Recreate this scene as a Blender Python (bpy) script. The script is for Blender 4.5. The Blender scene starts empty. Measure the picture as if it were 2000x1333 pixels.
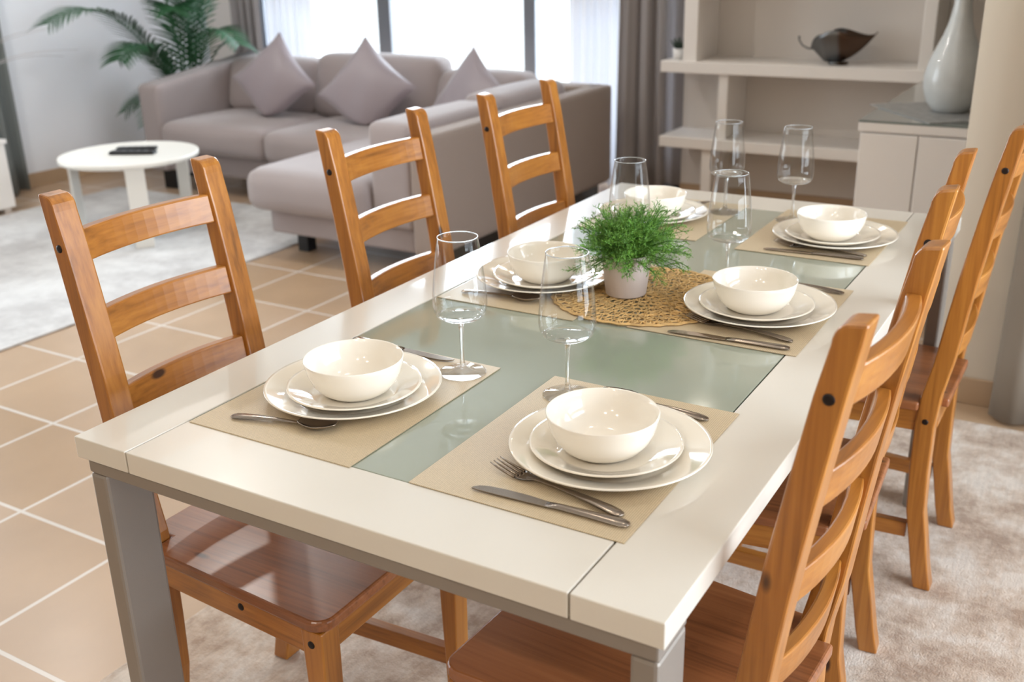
import bpy, bmesh, math, random
from mathutils import Vector, Matrix
S = bpy.context.scene
COL = S.collection
random.seed(7)
R = math.radians

# ------------------------------------------------------------------ camera
cam_d = bpy.data.cameras.new('camera'); cam = bpy.data.objects.new('camera', cam_d); COL.objects.link(cam)
yaw, pitch, roll = -0.5410980, 0.3665316, -0.0220973
fw = Vector((math.sin(yaw)*math.cos(pitch), math.cos(yaw)*math.cos(pitch), -math.sin(pitch)))
rt = Vector((math.cos(yaw), -math.sin(yaw), 0)); up = rt.cross(fw)
c_, s_ = math.cos(roll), math.sin(roll)
rt, up = c_*rt + s_*up, -s_*rt + c_*up
cam.matrix_world = Matrix(((rt.x, up.x, -fw.x, 1.18138), (rt.y, up.y, -fw.y, -0.79497), (rt.z, up.z, -fw.z, 1.37051), (0, 0, 0, 1)))
cam_d.sensor_width = 36.0; cam_d.lens = 2033.7/2000*36.0
cam_d.dof.use_dof = True; cam_d.dof.focus_distance = 1.50; cam_d.dof.aperture_fstop = 5.0
cam_d.clip_start = 0.02
S.camera = cam
# ------------------------------------------------------------------ world, lights, exposure
w = bpy.data.worlds.new('world'); S.world = w; w.use_nodes = True
bg = w.node_tree.nodes['Background']; bg.inputs[0].default_value = (0.93, 0.96, 1.0, 1); bg.inputs[1].default_value = 2.2
S.view_settings.view_transform = 'Standard'; S.view_settings.look = 'None'; S.view_settings.gamma = 1.0
S.view_settings.use_curve_mapping = False
S.view_settings.exposure = -0.17

def area_light(name, loc, rot, sx, sy, power, color, shape='RECTANGLE'):
    d = bpy.data.lights.new(name, 'AREA'); d.shape = shape; d.size = sx
    if shape == 'RECTANGLE': d.size_y = sy
    d.energy = power; d.color = color
    o = bpy.data.objects.new(name, d); COL.objects.link(o); o.location = loc; o.rotation_euler = rot
    return o
# daylight outside the big window behind the sofa
area_light('daylight_far_window', (-2.6, 5.30, 1.35), (R(-90), 0, 0), 3.6, 2.7, 560, (0.80, 0.89, 1.0))
# daylight outside the window in the right-hand wall
area_light('daylight_side_window', (3.05, 0.9, 1.30), (0, R(90), 0), 2.2, 2.8, 215, (0.82, 0.89, 1.0))
# daylight outside the window in the left-hand wall, behind the dark drapes
area_light('daylight_left_window', (-4.95, 1.0, 1.30), (0, R(-90), 0), 2.2, 2.6, 105, (0.84, 0.91, 1.0))
DOWN = [(0.05, 0.95), (0.80, 0.95), (0.10, -1.70), (1.30, -1.70), (-3.7, 2.2), (-0.6, 4.15), (-2.2, 2.2), (0.7, -2.6)]  # living-area pair added to brighten wall and sofa, rear three for camera-facing sides
for i, (x, y) in enumerate(DOWN):
    area_light('downlight', (x, y, 2.655), (0, 0, 0), 0.10, 0.10, (2.6 if i < 2 else 11.0 if i in (2, 3, 7) else 16.0 if i in (4, 6) else 7.0), ((1.0, 0.95, 0.90) if i in (4, 6) else (1.0, 0.89, 0.76)), 'DISK')

# ------------------------------------------------------------------ materials
def nt(name):
    m = bpy.data.materials.new(name); m.use_nodes = True
    return m, m.node_tree.nodes, m.node_tree.links, m.node_tree.nodes['Principled BSDF']
def sr(r, g, b):
    f = lambda v: (v/255/12.92) if v/255 <= 0.04045 else ((v/255+0.055)/1.055)**2.4
    return (f(r), f(g), f(b), 1)
def plain(name, rgb, rough=0.5, metal=0.0, coat=0.0, bump=0.0, bscale=200, vary=0.0, vscale=6, spec=0.5, sheen=0.0):
    m, N, L, P = nt(name)
    P.inputs['Base Color'].default_value = sr(*rgb); P.inputs['Roughness'].default_value = rough
    P.inputs['Metallic'].default_value = metal; P.inputs['Coat Weight'].default_value = coat
    P.inputs['Coat Roughness'].default_value = 0.06; P.inputs['Specular IOR Level'].default_value = spec
    P.inputs['Sheen Weight'].default_value = sheen
    tc = N.new('ShaderNodeTexCoord')
    n = N.new('ShaderNodeTexNoise'); n.inputs['Scale'].default_value = vscale; n.inputs['Detail'].default_value = 4
    L.new(tc.outputs['Object'], n.inputs['Vector'])
    if vary > 0:
        h = N.new('ShaderNodeHueSaturation'); h.inputs['Color'].default_value = sr(*rgb)
        mr = N.new('ShaderNodeMapRange'); mr.inputs[1].default_value = 0.3; mr.inputs[2].default_value = 0.7
        mr.inputs[3].default_value = 1-vary; mr.inputs[4].default_value = 1+vary
        L.new(n.outputs['Fac'], mr.inputs[0]); L.new(mr.outputs[0], h.inputs['Value']); L.new(h.outputs[0], P.inputs['Base Color'])
    if bump > 0:
        n2 = N.new('ShaderNodeTexNoise'); n2.inputs['Scale'].default_value = bscale; n2.inputs['Detail'].default_value = 3
        L.new(tc.outputs['Object'], n2.inputs['Vector'])
        b = N.new('ShaderNodeBump'); b.inputs['Strength'].default_value = bump; b.inputs['Distance'].default_value = 0.002
        L.new(n2.outputs['Fac'], b.inputs['Height']); L.new(b.outputs[0], P.inputs['Normal'])
    return m

def wood(name, axis, dark=(120, 72, 25), mid=(161, 100, 37), light=(185, 124, 51), rough=0.30, p0=0.32, p1=0.72):
    m, N, L, P = nt(name)
    tc = N.new('ShaderNodeTexCoord'); oi = N.new('ShaderNodeObjectInfo')
    off = N.new('ShaderNodeVectorMath'); off.operation = 'MULTIPLY_ADD'
    cb = N.new('ShaderNodeCombineXYZ')
    for i in range(3): L.new(oi.outputs['Random'], cb.inputs[i])
    L.new(cb.outputs[0], off.inputs[0]); off.inputs[1].default_value = (7.1, 5.3, 9.7)
    L.new(tc.outputs['Object'], off.inputs[2])
    def mapped(al, ac):
        mp = N.new('ShaderNodeMapping'); s = [ac, ac, ac]; s[axis] = al
        mp.inputs['Scale'].default_value = s; L.new(off.outputs[0], mp.inputs['Vector']); return mp
    a = mapped(1.6, 22)
    n1 = N.new('ShaderNodeTexNoise'); n1.inputs['Scale'].default_value = 1.0; n1.inputs['Detail'].default_value = 5; n1.inputs['Distortion'].default_value = 0.6
    L.new(a.outputs[0], n1.inputs['Vector'])
    b = mapped(5, 150)
    n2 = N.new('ShaderNodeTexNoise'); n2.inputs['Scale'].default_value = 1.0; n2.inputs['Detail'].default_value = 3
    L.new(b.outputs[0], n2.inputs['Vector'])
    mx = N.new('ShaderNodeMath'); mx.operation = 'MULTIPLY_ADD'; mx.inputs[1].default_value = 0.45
    L.new(n2.outputs['Fac'], mx.inputs[0])
    ms = N.new('ShaderNodeMath'); ms.operation = 'MULTIPLY'; ms.inputs[1].default_value = 0.6
    L.new(n1.outputs['Fac'], ms.inputs[0]); L.new(ms.outputs[0], mx.inputs[2])
    cr = N.new('ShaderNodeValToRGB'); L.new(mx.outputs[0], cr.inputs['Fac'])
    e = cr.color_ramp.elements; e[0].position = p0; e[0].color = sr(*dark); e[1].position = p1; e[1].color = sr(*light)
    k = e.new(0.50); k.color = sr(*mid)
    # knots: small dark ellipses along the grain
    kq = mapped(4.0, 9.0)
    vo = N.new('ShaderNodeTexVoronoi'); vo.inputs['Scale'].default_value = 1.0; L.new(kq.outputs[0], vo.inputs['Vector'])
    kr = N.new('ShaderNodeValToRGB'); L.new(vo.outputs['Distance'], kr.inputs['Fac'])
    ke = kr.color_ramp.elements; ke[0].position = 0.05; ke[0].color = (1, 1, 1, 1); ke[1].position = 0.085; ke[1].color = (0, 0, 0, 1)
    mxc = N.new('ShaderNodeMixRGB'); L.new(kr.outputs['Color'], mxc.inputs[0]); L.new(cr.outputs['Color'], mxc.inputs[1]); mxc.inputs[2].default_value = sr(62, 34, 16)
    L.new(mxc.outputs[0], P.inputs['Base Color'])
    P.inputs['Roughness'].default_value = rough; P.inputs['Coat Weight'].default_value = 0.30; P.inputs['Coat Roughness'].default_value = 0.32
    return m

M = {}
M['wood_z'] = wood('honey_pine_upright', 2); M['wood_y'] = wood('honey_pine_across', 1); M['wood_x'] = wood('honey_pine_lengthwise', 0)
M['seat'] = wood('pine_seat_shaded', 0, (104, 60, 34), (142, 86, 50), (160, 102, 62), 0.26, 0.28, 0.78)  # same pine, with table shade and cool reflection put into its colour
M['bolt'] = plain('dark_bolt', (38, 30, 28), 0.4, 0.6)
M['foot'] = plain('clear_foot_pad', (170, 160, 145), 0.4)
M['table_white'] = plain('cream_lacquer', (216, 209, 197), 0.32, coat=0.6, vary=0.012, vscale=3)
M['groove'] = plain('brown_joint_core', (120, 100, 75), 0.8)  # brown core board showing through the tabletop joints
M['table_metal'] = plain('grey_powder_coat', (144, 135, 126), 0.42, 0.35, bump=0.1, bscale=900)
M['painted_glass'] = plain('sage_backpainted_glass', (152, 158, 142), 0.07, coat=0.6, spec=0.6)
M['china'] = plain('cream_china', (243, 234, 218), 0.10, coat=0.8, spec=0.5)
M['china_bowl'] = plain('white_china', (247, 240, 228), 0.12, coat=0.3)
M['steel'] = plain('brushed_cutlery_steel', (150, 138, 126), 0.22, 1.0)
M['wall'] = plain('cool_white_wall_paint', (240, 242, 247), 0.75, bump=0.05, bscale=300)
M['wall_warm'] = plain('cream_wall_paint', (214, 202, 184), 0.7, bump=0.05, bscale=300)
M['wall_grey'] = plain('grey_beige_wall_paint', (216, 208, 200), 0.7, bump=0.05, bscale=300)
M['ceiling'] = plain('white_ceiling', (228, 224, 216), 0.8)
M['baseboard'] = plain('beige_tile_skirting', (184, 156, 126), 0.4, vary=0.06)
M['frame'] = plain('grey_aluminium_frame', (112, 114, 120), 0.4, 0.3)
M['shelf'] = plain('white_shelf_lacquer', (238, 232, 226), 0.35)
M['cabinet'] = plain('white_gloss_cabinet', (236, 230, 224), 0.22, coat=0.3)
M['sofa'] = plain('taupe_sofa_fabric', (156, 144, 142), 0.85, bump=0.5, bscale=700, vary=0.04, vscale=3, sheen=0.25)
M['sofa_side'] = plain('taupe_sofa_back_fabric', (148, 132, 122), 0.85, bump=0.5, bscale=700, sheen=0.2)
M['pillow'] = plain('satin_taupe_pillow', (144, 132, 136), 0.36, bump=0.25, bscale=500, sheen=0.3)
M['black'] = plain('black_metal', (24, 23, 24), 0.45)
M['white_metal'] = plain('white_painted_metal', (226, 222, 214), 0.35)
M['remote'] = plain('black_plastic', (26, 26, 28), 0.4)
M['button'] = plain('pale_rubber_button', (130, 130, 132), 0.5)
M['curtain'] = plain('grey_drape', (150, 144, 143), 0.85, bump=0.3, bscale=500)
M['curtain_dark'] = plain('dark_grey_green_drape', (112, 116, 114), 0.85, bump=0.3, bscale=500)
M['curtain_beige'] = plain('taupe_drape', (138, 126, 112), 0.85, bump=0.3, bscale=500)
M['palm'] = plain('palm_leaf', (46, 88, 56), 0.45, vary=0.35, vscale=5)
M['palm_stem'] = plain('palm_stem', (74, 112, 52), 0.5)
M['fern'] = plain('asparagus_fern_green', (104, 152, 56), 0.5, vary=0.45, vscale=28)
M['fern_stem'] = plain('fern_stem', (58, 104, 34), 0.5)
M['pot'] = plain('pale_ceramic_pot', (208, 194, 186), 0.65, bump=0.1, bscale=300)
M['soil'] = plain('soil', (60, 44, 32), 0.95, bump=0.8, bscale=120)
M['raffia'] = plain('twisted_raffia_cord', (204, 166, 108), 0.7, vary=0.30, vscale=60)
M['pot_white'] = plain('white_pot', (232, 230, 228), 0.5)
M['succulent'] = plain('dark_succulent', (46, 62, 52), 0.6)
M['vase'] = plain('pale_glazed_vase', (206, 208, 206), 0.28, coat=0.4, vary=0.05, vscale=18, bump=0.3, bscale=60)
M['runner'] = plain('silver_grey_runner', (156, 156, 154), 0.5, vary=0.22, vscale=30, bump=0.4, bscale=120)
M['glass_top'] = plain('grey_green_glass_top', (122, 130, 126), 0.10, coat=0.6)
M['mauve'] = plain('mauve_petal', (150, 130, 158), 0.6)
M['twig'] = plain('dry_twig', (176, 170, 168), 0.8)
M['emit'] = None

def sheer_mat():
    m = bpy.data.materials.new('sheer_white_voile'); m.use_nodes = True
    N, L = m.node_tree.nodes, m.node_tree.links; N.clear()
    o = N.new('ShaderNodeOutputMaterial'); mix = N.new('ShaderNodeMixShader'); mix2 = N.new('ShaderNodeMixShader')
    t = N.new('ShaderNodeBsdfTransparent'); d = N.new('ShaderNodeBsdfDiffuse'); tl = N.new('ShaderNodeBsdfTranslucent')
    d.inputs[0].default_value = sr(236, 238, 244); tl.inputs[0].default_value = sr(236, 238, 244)
    mix2.inputs[0].default_value = 0.05; L.new(d.outputs[0], mix2.inputs[1]); L.new(tl.outputs[0], mix2.inputs[2])
    mix.inputs[0].default_value = 0.985; L.new(t.outputs[0], mix.inputs[1]); L.new(mix2.outputs[0], mix.inputs[2])
    L.new(mix.outputs[0], o.inputs[0]); return m
M['sheer'] = sheer_mat()
def pane_mat():
    m = bpy.data.materials.new('window_glass'); m.use_nodes = True
    N, L = m.node_tree.nodes, m.node_tree.links; N.clear()
    o = N.new('ShaderNodeOutputMaterial'); mix = N.new('ShaderNodeMixShader')
    t = N.new('ShaderNodeBsdfTransparent'); g = N.new('ShaderNodeBsdfGlossy'); g.inputs['Roughness'].default_value = 0.02
    t.inputs[0].default_value = (0.97, 0.99, 0.99, 1)
    lw = N.new('ShaderNodeFresnel'); lw.inputs[0].default_value = 1.45
    L.new(lw.outputs[0], mix.inputs[0]); L.new(t.outputs[0], mix.inputs[1]); L.new(g.outputs[0], mix.inputs[2]); L.new(mix.outputs[0], o.inputs[0]); return m
M['pane'] = pane_mat()
def wine_glass_mat():
    m = bpy.data.materials.new('clear_wine_glass'); m.use_nodes = True
    N, L = m.node_tree.nodes, m.node_tree.links; N.clear()
    o = N.new('ShaderNodeOutputMaterial'); g = N.new('ShaderNodeBsdfGlass'); g.inputs['IOR'].default_value = 1.42
    g.inputs['Roughness'].default_value = 0.0; g.inputs['Color'].default_value = (1, 1, 1, 1)
    t = N.new('ShaderNodeBsdfTransparent'); mix = N.new('ShaderNodeMixShader'); mix.inputs[0].default_value = 0.55
    L.new(t.outputs[0], mix.inputs[1]); L.new(g.outputs[0], mix.inputs[2]); L.new(mix.outputs[0], o.inputs[0]); return m
M['glass'] = wine_glass_mat()
def thin_glass_mat():
    # the blown bowl wall: see-through with a weak mirror reflection that grows at the rim of the silhouette
    m = bpy.data.materials.new('thin_blown_glass'); m.use_nodes = True
    N, L = m.node_tree.nodes, m.node_tree.links; N.clear()
    o = N.new('ShaderNodeOutputMaterial'); mix = N.new('ShaderNodeMixShader')
    t = N.new('ShaderNodeBsdfTransparent'); t.inputs[0].default_value = (0.985, 0.99, 0.99, 1)
    g = N.new('ShaderNodeBsdfGlossy'); g.inputs['Roughness'].default_value = 0.0
    lw = N.new('ShaderNodeLayerWeight'); lw.inputs['Blend'].default_value = 0.5
    pw = N.new('ShaderNodeMath'); pw.operation = 'POWER'; pw.inputs[1].default_value = 3.5; L.new(lw.outputs['Facing'], pw.inputs[0])
    sc = N.new('ShaderNodeMath'); sc.operation = 'MULTIPLY_ADD'; sc.inputs[1].default_value = 0.55; sc.inputs[2].default_value = 0.016; L.new(pw.outputs[0], sc.inputs[0])
    L.new(sc.outputs[0], mix.inputs[0]); L.new(t.outputs[0], mix.inputs[1]); L.new(g.outputs[0], mix.inputs[2]); L.new(mix.outputs[0], o.inputs[0]); return m
M['thin_glass'] = thin_glass_mat()
M['rim_glass'] = plain('polished_glass_rim', (215, 218, 220), 0.08, coat=1.0)
M['rim_glass'].node_tree.nodes['Principled BSDF'].inputs['Transmission Weight'].default_value = 0.6
def lamp_mat():
    m = bpy.data.materials.new('lit_downlight_lens'); m.use_nodes = True
    N, L = m.node_tree.nodes, m.node_tree.links; N.clear()
    o = N.new('ShaderNodeOutputMaterial'); e = N.new('ShaderNodeEmission'); e.inputs[0].default_value = (1, 0.86, 0.66, 1); e.inputs[1].default_value = 20
    L.new(e.outputs[0], o.inputs[0]); return m
M['emit'] = lamp_mat()

def mat_weave():
    m, N, L, P = nt('woven_vinyl_placemat')
    tc = N.new('ShaderNodeTexCoord')
    ch = N.new('ShaderNodeTexChecker'); ch.inputs['Scale'].default_value = 520
    mp = N.new('ShaderNodeMapping'); mp.inputs['Rotation'].default_value = (0, 0, R(45)); L.new(tc.outputs['Object'], mp.inputs[0]); L.new(mp.outputs[0], ch.inputs['Vector'])
    ch.inputs['Color1'].default_value = sr(210, 190, 156); ch.inputs['Color2'].default_value = sr(180, 160, 130)
    n = N.new('ShaderNodeTexNoise'); n.inputs['Scale'].default_value = 300; L.new(tc.outputs['Object'], n.inputs['Vector'])
    h = N.new('ShaderNodeHueSaturation'); mr = N.new('ShaderNodeMapRange'); mr.inputs[3].default_value = 0.86; mr.inputs[4].default_value = 1.12
    L.new(n.outputs['Fac'], mr.inputs[0]); L.new(mr.outputs[0], h.inputs['Value']); L.new(ch.outputs['Color'], h.inputs['Color']); L.new(h.outputs[0], P.inputs['Base Color'])
    b = N.new('ShaderNodeBump'); b.inputs['Strength'].default_value = 0.5; b.inputs['Distance'].default_value = 0.0006
    L.new(ch.outputs['Fac'], b.inputs['Height']); L.new(b.outputs[0], P.inputs['Normal'])
    P.inputs['Roughness'].default_value = 0.42
    return m
M['weave'] = mat_weave()

def floor_mat():
    m, N, L, P = nt('terracotta_beige_tiles')
    tc = N.new('ShaderNodeTexCoord'); mp = N.new('ShaderNodeMapping')
    mp.inputs['Location'].default_value = (0.773, -0.200, 0)   # grout lines at x = -0.773 + k*0.395, y = 0.595 + k*0.395
    L.new(tc.outputs['Object'], mp.inputs[0])
    br = N.new('ShaderNodeTexBrick'); br.offset = 0.0; br.squash = 1.0
    br.inputs['Scale'].default_value = 1.0; br.inputs['Brick Width'].default_value = 0.395; br.inputs['Row Height'].default_value = 0.395
    br.inputs['Mortar Size'].default_value = 0.006; br.inputs['Mortar Smooth'].default_value = 0.2; br.inputs['Bias'].default_value = 0.0
    br.inputs['Color1'].default_value = sr(190, 162, 135); br.inputs['Color2'].default_value = sr(180, 150, 119); br.inputs['Mortar'].default_value = sr(220, 212, 204)
    L.new(mp.outputs[0], br.inputs['Vector'])
    n = N.new('ShaderNodeTexNoise'); n.inputs['Scale'].default_value = 3.5; n.inputs['Detail'].default_value = 6; L.new(tc.outputs['Object'], n.inputs['Vector'])
    h = N.new('ShaderNodeHueSaturation'); mr = N.new('ShaderNodeMapRange'); mr.inputs[1].default_value = 0.3; mr.inputs[2].default_value = 0.7; mr.inputs[3].default_value = 0.93; mr.inputs[4].default_value = 1.07
    L.new(n.outputs['Fac'], mr.inputs[0]); L.new(mr.outputs[0], h.inputs['Value']); L.new(br.outputs['Color'], h.inputs['Color']); L.new(h.outputs[0], P.inputs['Base Color'])
    b = N.new('ShaderNodeBump'); b.invert = True; b.inputs['Strength'].default_value = 0.35; b.inputs['Distance'].default_value = 0.003
    L.new(br.outputs['Fac'], b.inputs['Height']); L.new(b.outputs[0], P.inputs['Normal'])
    P.inputs['Roughness'].default_value = 0.32; P.inputs['Coat Weight'].default_value = 0.25; P.inputs['Coat Roughness'].default_value = 0.25
    return m
M['floor'] = floor_mat()
def rug_mat(name, c1, c2, c3, sc=5.0):
    m, N, L, P = nt(name)
    tc = N.new('ShaderNodeTexCoord')
    n = N.new('ShaderNodeTexNoise'); n.inputs['Scale'].default_value = sc; n.inputs['Detail'].default_value = 8; n.inputs['Roughness'].default_value = 0.72; n.inputs['Distortion'].default_value = 0.15
    L.new(tc.outputs['Object'], n.inputs['Vector'])
    cr = N.new('ShaderNodeValToRGB'); L.new(n.outputs['Fac'], cr.inputs['Fac'])
    e = cr.color_ramp.elements; e[0].position = 0.40; e[0].color = sr(*c1); e[1].position = 0.60; e[1].color = sr(*c3); k = e.new(0.5); k.color = sr(*c2)
    mp = N.new('ShaderNodeMapping'); mp.inputs['Scale'].default_value = (60, 8, 1); L.new(tc.outputs['Object'], mp.inputs[0])
    n3 = N.new('ShaderNodeTexNoise'); n3.inputs['Scale'].default_value = 2; n3.inputs['Detail'].default_value = 4; L.new(mp.outputs[0], n3.inputs['Vector'])
    h = N.new('ShaderNodeHueSaturation'); mr = N.new('ShaderNodeMapRange'); mr.inputs[1].default_value = 0.3; mr.inputs[2].default_value = 0.7; mr.inputs[3].default_value = 0.9; mr.inputs[4].default_value = 1.1
    L.new(n3.outputs['Fac'], mr.inputs[0]); L.new(mr.outputs[0], h.inputs['Value']); L.new(cr.outputs['Color'], h.inputs['Color']); L.new(h.outputs[0], P.inputs['Base Color'])
    n2 = N.new('ShaderNodeTexNoise'); n2.inputs['Scale'].default_value = 260; n2.inputs['Detail'].default_value = 3; L.new(tc.outputs['Object'], n2.inputs['Vector'])
    b = N.new('ShaderNodeBump'); b.inputs['Strength'].default_value = 0.7; b.inputs['Distance'].default_value = 0.004
    L.new(n2.outputs['Fac'], b.inputs['Height']); L.new(b.outputs[0], P.inputs['Normal'])
    P.inputs['Roughness'].default_value = 0.9; P.inputs['Sheen Weight'].default_value = 0.3
    return m
M['rug_beige'] = rug_mat('distressed_beige_rug', (160, 134, 112), (192, 171, 152), (212, 199, 186), 6.5)
M['rug_grey'] = rug_mat('pale_grey_rug', (178, 174, 172), (196, 193, 191), (210, 208, 206), 3.0)
def bronze():
    m, N, L, P = nt('aged_silver_bronze_leaf')
    tc = N.new('ShaderNodeTexCoord'); sp = N.new('ShaderNodeSeparateXYZ'); L.new(tc.outputs['Object'], sp.inputs[0])
    cr = N.new('ShaderNodeValToRGB'); mr = N.new('ShaderNodeMapRange'); mr.inputs[1].default_value = -0.15; mr.inputs[2].default_value = 0.15
    L.new(sp.outputs[0], mr.inputs[0]); L.new(mr.outputs[0], cr.inputs[0])
    e = cr.color_ramp.elements; e[0].position = 0.50; e[0].color = sr(112, 112, 112); e[1].position = 0.56; e[1].color = sr(84, 66, 54)
    L.new(cr.outputs[0], P.inputs['Base Color']); P.inputs['Metallic'].default_value = 0.8; P.inputs['Roughness'].default_value = 0.35
    return m
M['bronze'] = bronze()

# ------------------------------------------------------------------ mesh helpers
class MB:
    def __init__(s): s.v = []; s.f = []; s.sm = []
    def add(s, vs, fs, smooth=False):
        b = len(s.v); s.v += [tuple(p) for p in vs]; s.f += [tuple(i+b for i in f) for f in fs]; s.sm += [smooth]*len(fs); return s
    def box(s, x0, x1, y0, y1, z0, z1):
        return s.add([(x0, y0, z0), (x1, y0, z0), (x1, y1, z0), (x0, y1, z0), (x0, y0, z1), (x1, y0, z1), (x1, y1, z1), (x0, y1, z1)],
                     [(0, 3, 2, 1), (4, 5, 6, 7), (0, 1, 5, 4), (1, 2, 6, 5), (2, 3, 7, 6), (3, 0, 4, 7)])
    def prism(s, pts, axis, a, b):
        # pts: 2D polygon; axis: extrude axis
        def mk(p, t):
            q = [0, 0, 0]; o = [i for i in range(3) if i != axis]; q[o[0]], q[o[1]] = p; q[axis] = t; return q
        n = len(pts); vs = [mk(p, a) for p in pts]+[mk(p, b) for p in pts]
        fs = [tuple(range(n))[::-1], tuple(range(n, 2*n))]+[(i, (i+1) % n, n+(i+1) % n, n+i) for i in range(n)]
        return s.add(vs, fs)
    def lathe(s, prof, cx=0, cy=0, seg=48, cap=False):
        vs = []; fs = []; rings = []
        for (r, z) in prof:
            if r < 1e-6: rings.append([len(vs)]); vs.append((cx, cy, z))
            else:
                rings.append(list(range(len(vs), len(vs)+seg)))
                vs += [(cx+r*math.cos(2*math.pi*i/seg), cy+r*math.sin(2*math.pi*i/seg), z) for i in range(seg)]
        for a, b in zip(rings, rings[1:]):
            for i in range(seg):
                j = (i+1) % seg
                if len(a) == 1 and len(b) == 1: continue
                if len(a) == 1: fs.append((a[0], b[j], b[i]))
                elif len(b) == 1: fs.append((a[i], a[j], b[0]))
                else: fs.append((a[i], a[j], b[j], b[i]))
        return s.add(vs, fs, True)
    def tube(s, path, rad, seg=8, closed=False):
        n = len(path); P = [Vector(p) for p in path]; rr = rad if hasattr(rad, '__len__') else [rad]*n
        vs = []; fs = []
        prev = None
        for i in range(n):
            t = (P[(i+1) % n]-P[i-1]) if closed else (P[min(i+1, n-1)]-P[max(i-1, 0)])
            t.normalize()
            if prev is None:
                a = Vector((0, 0, 1)) if abs(t.z) < 0.9 else Vector((1, 0, 0)); u = t.cross(a).normalized()
            else:
                u = (prev - t*prev.dot(t)).normalized()
            prev = u; v = t.cross(u)
            for k in range(seg):
                an = 2*math.pi*k/seg; vs.append(P[i]+(u*math.cos(an)+v*math.sin(an))*rr[i])
        m = n if closed else n-1
        for i in range(m):
            for k in range(seg):
                a = i*seg+k; b = i*seg+(k+1) % seg; c = ((i+1) % n)*seg+(k+1) % seg; d = ((i+1) % n)*seg+k
                fs.append((a, b, c, d))
        if not closed:
            fs.append(tuple(range(seg))[::-1]); fs.append(tuple(range((n-1)*seg, n*seg)))
        return s.add(vs, fs, True)
    def grid(s, fn, nu, nv, smooth=True):
        vs = [fn(i/nu, j/nv) for i in range(nu+1) for j in range(nv+1)]
        fs = [(i*(nv+1)+j, (i+1)*(nv+1)+j, (i+1)*(nv+1)+j+1, i*(nv+1)+j+1) for i in range(nu) for j in range(nv)]
        return s.add(vs, fs, smooth)
    def soft(s, x0, x1, y0, y1, z0, z1, r=0.05, crown=0.0, side=0.0, n=14):
        # rounded, slightly puffed upholstery block
        hx, hy, hz = (x1-x0)/2, (y1-y0)/2, (z1-z0)/2; c = ((x0+x1)/2, (y0+y1)/2, (z0+z1)/2); r = min(r, hx, hy, hz)
        bm = bmesh.new(); bmesh.ops.create_cube(bm, size=2); bmesh.ops.subdivide_edges(bm, edges=bm.edges[:], cuts=n, use_grid_fill=True)
        vs = []
        for v in bm.verts:
            # concentrate the vertices at the edges
            q = [math.copysign(1-(1-abs(t))**1.6, t) if True else t for t in v.co]
            q = [q[0]*hx, q[1]*hy, q[2]*hz]
            inner = [max(-h+r, min(h-r, t)) for t, h in zip(q, (hx, hy, hz))]
            d = Vector([a-b for a, b in zip(q, inner)])
            if d.length > 1e-9: d = d.normalized()*r
            p = Vector(inner)+d
            u, w2, w3 = p.x/hx, p.y/hy, p.z/hz
            p.z += crown*(1-u*u)*(1-w2*w2)*(1 if p.z > 0 else 0.15)*(1 if p.z > 0 else -1)
            p.x += side*(1-w2*w2)*(1-w3*w3)*math.copysign(1, p.x)*abs(u)**3
            p.y += side*(1-u*u)*(1-w3*w3)*math.copysign(1, p.y)*abs(w2)**3
            vs.append((p.x+c[0], p.y+c[1], p.z+c[2]))
        fs = [tuple(v.index for v in f.verts) for f in bm.faces]; bm.free()
        return s.add(vs, fs, True)
    def build(s, name, mat, parent=None, bevel=0.0, seg=2, loc=None, rotz=0.0, solid=0.0):
        me = bpy.data.meshes.new(name); me.from_pydata(s.v, [], s.f); me.update()
        me.polygons.foreach_set('use_smooth', s.sm)
        bm = bmesh.new(); bm.from_mesh(me); bmesh.ops.recalc_face_normals(bm, faces=bm.faces[:]) if not solid else None; bm.to_mesh(me); bm.free()
        me.materials.append(mat)
        o = bpy.data.objects.new(name, me); COL.objects.link(o)
        if parent: o.parent = parent
        if loc: o.location = loc
        o.rotation_euler.z = rotz
        if solid:
            md = o.modifiers.new('thickness', 'SOLIDIFY'); md.thickness = solid; md.offset = 0
        if bevel:
            md = o.modifiers.new('bevel', 'BEVEL'); md.width = bevel; md.segments = seg; md.limit_method = 'ANGLE'; md.angle_limit = R(40)
            md.harden_normals = False
            for p in me.polygons: p.use_smooth = p.use_smooth
        return o
def thing(name, label, cat, loc=(0, 0, 0), rotz=0.0, group=None):
    o = bpy.data.objects.new(name, None); o.empty_display_size = 0.05; COL.objects.link(o)
    o.location = loc; o.rotation_euler = (0, 0, rotz); tag(o, label, cat, group); return o
def tag(o, label, cat, group=None):
    o['label'] = label; o['category'] = cat
    if group: o['group'] = group
    return o
def struct(o): o['kind'] = 'structure'; return o
def dup(root, loc, rotz, label=None):
    r = root.copy(); COL.objects.link(r); r.location = loc; r.rotation_euler = (0, 0, rotz)
    if label: r['label'] = label
    for ch in list(root.children):
        c = ch.copy(); COL.objects.link(c); c.parent = r
        for g in ch.children:
            d = g.copy(); COL.objects.link(d); d.parent = c
    return r
def sbox(name, mat, *a, bevel=0.0): return struct(MB().box(*a).build(name, mat, bevel=bevel))

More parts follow.
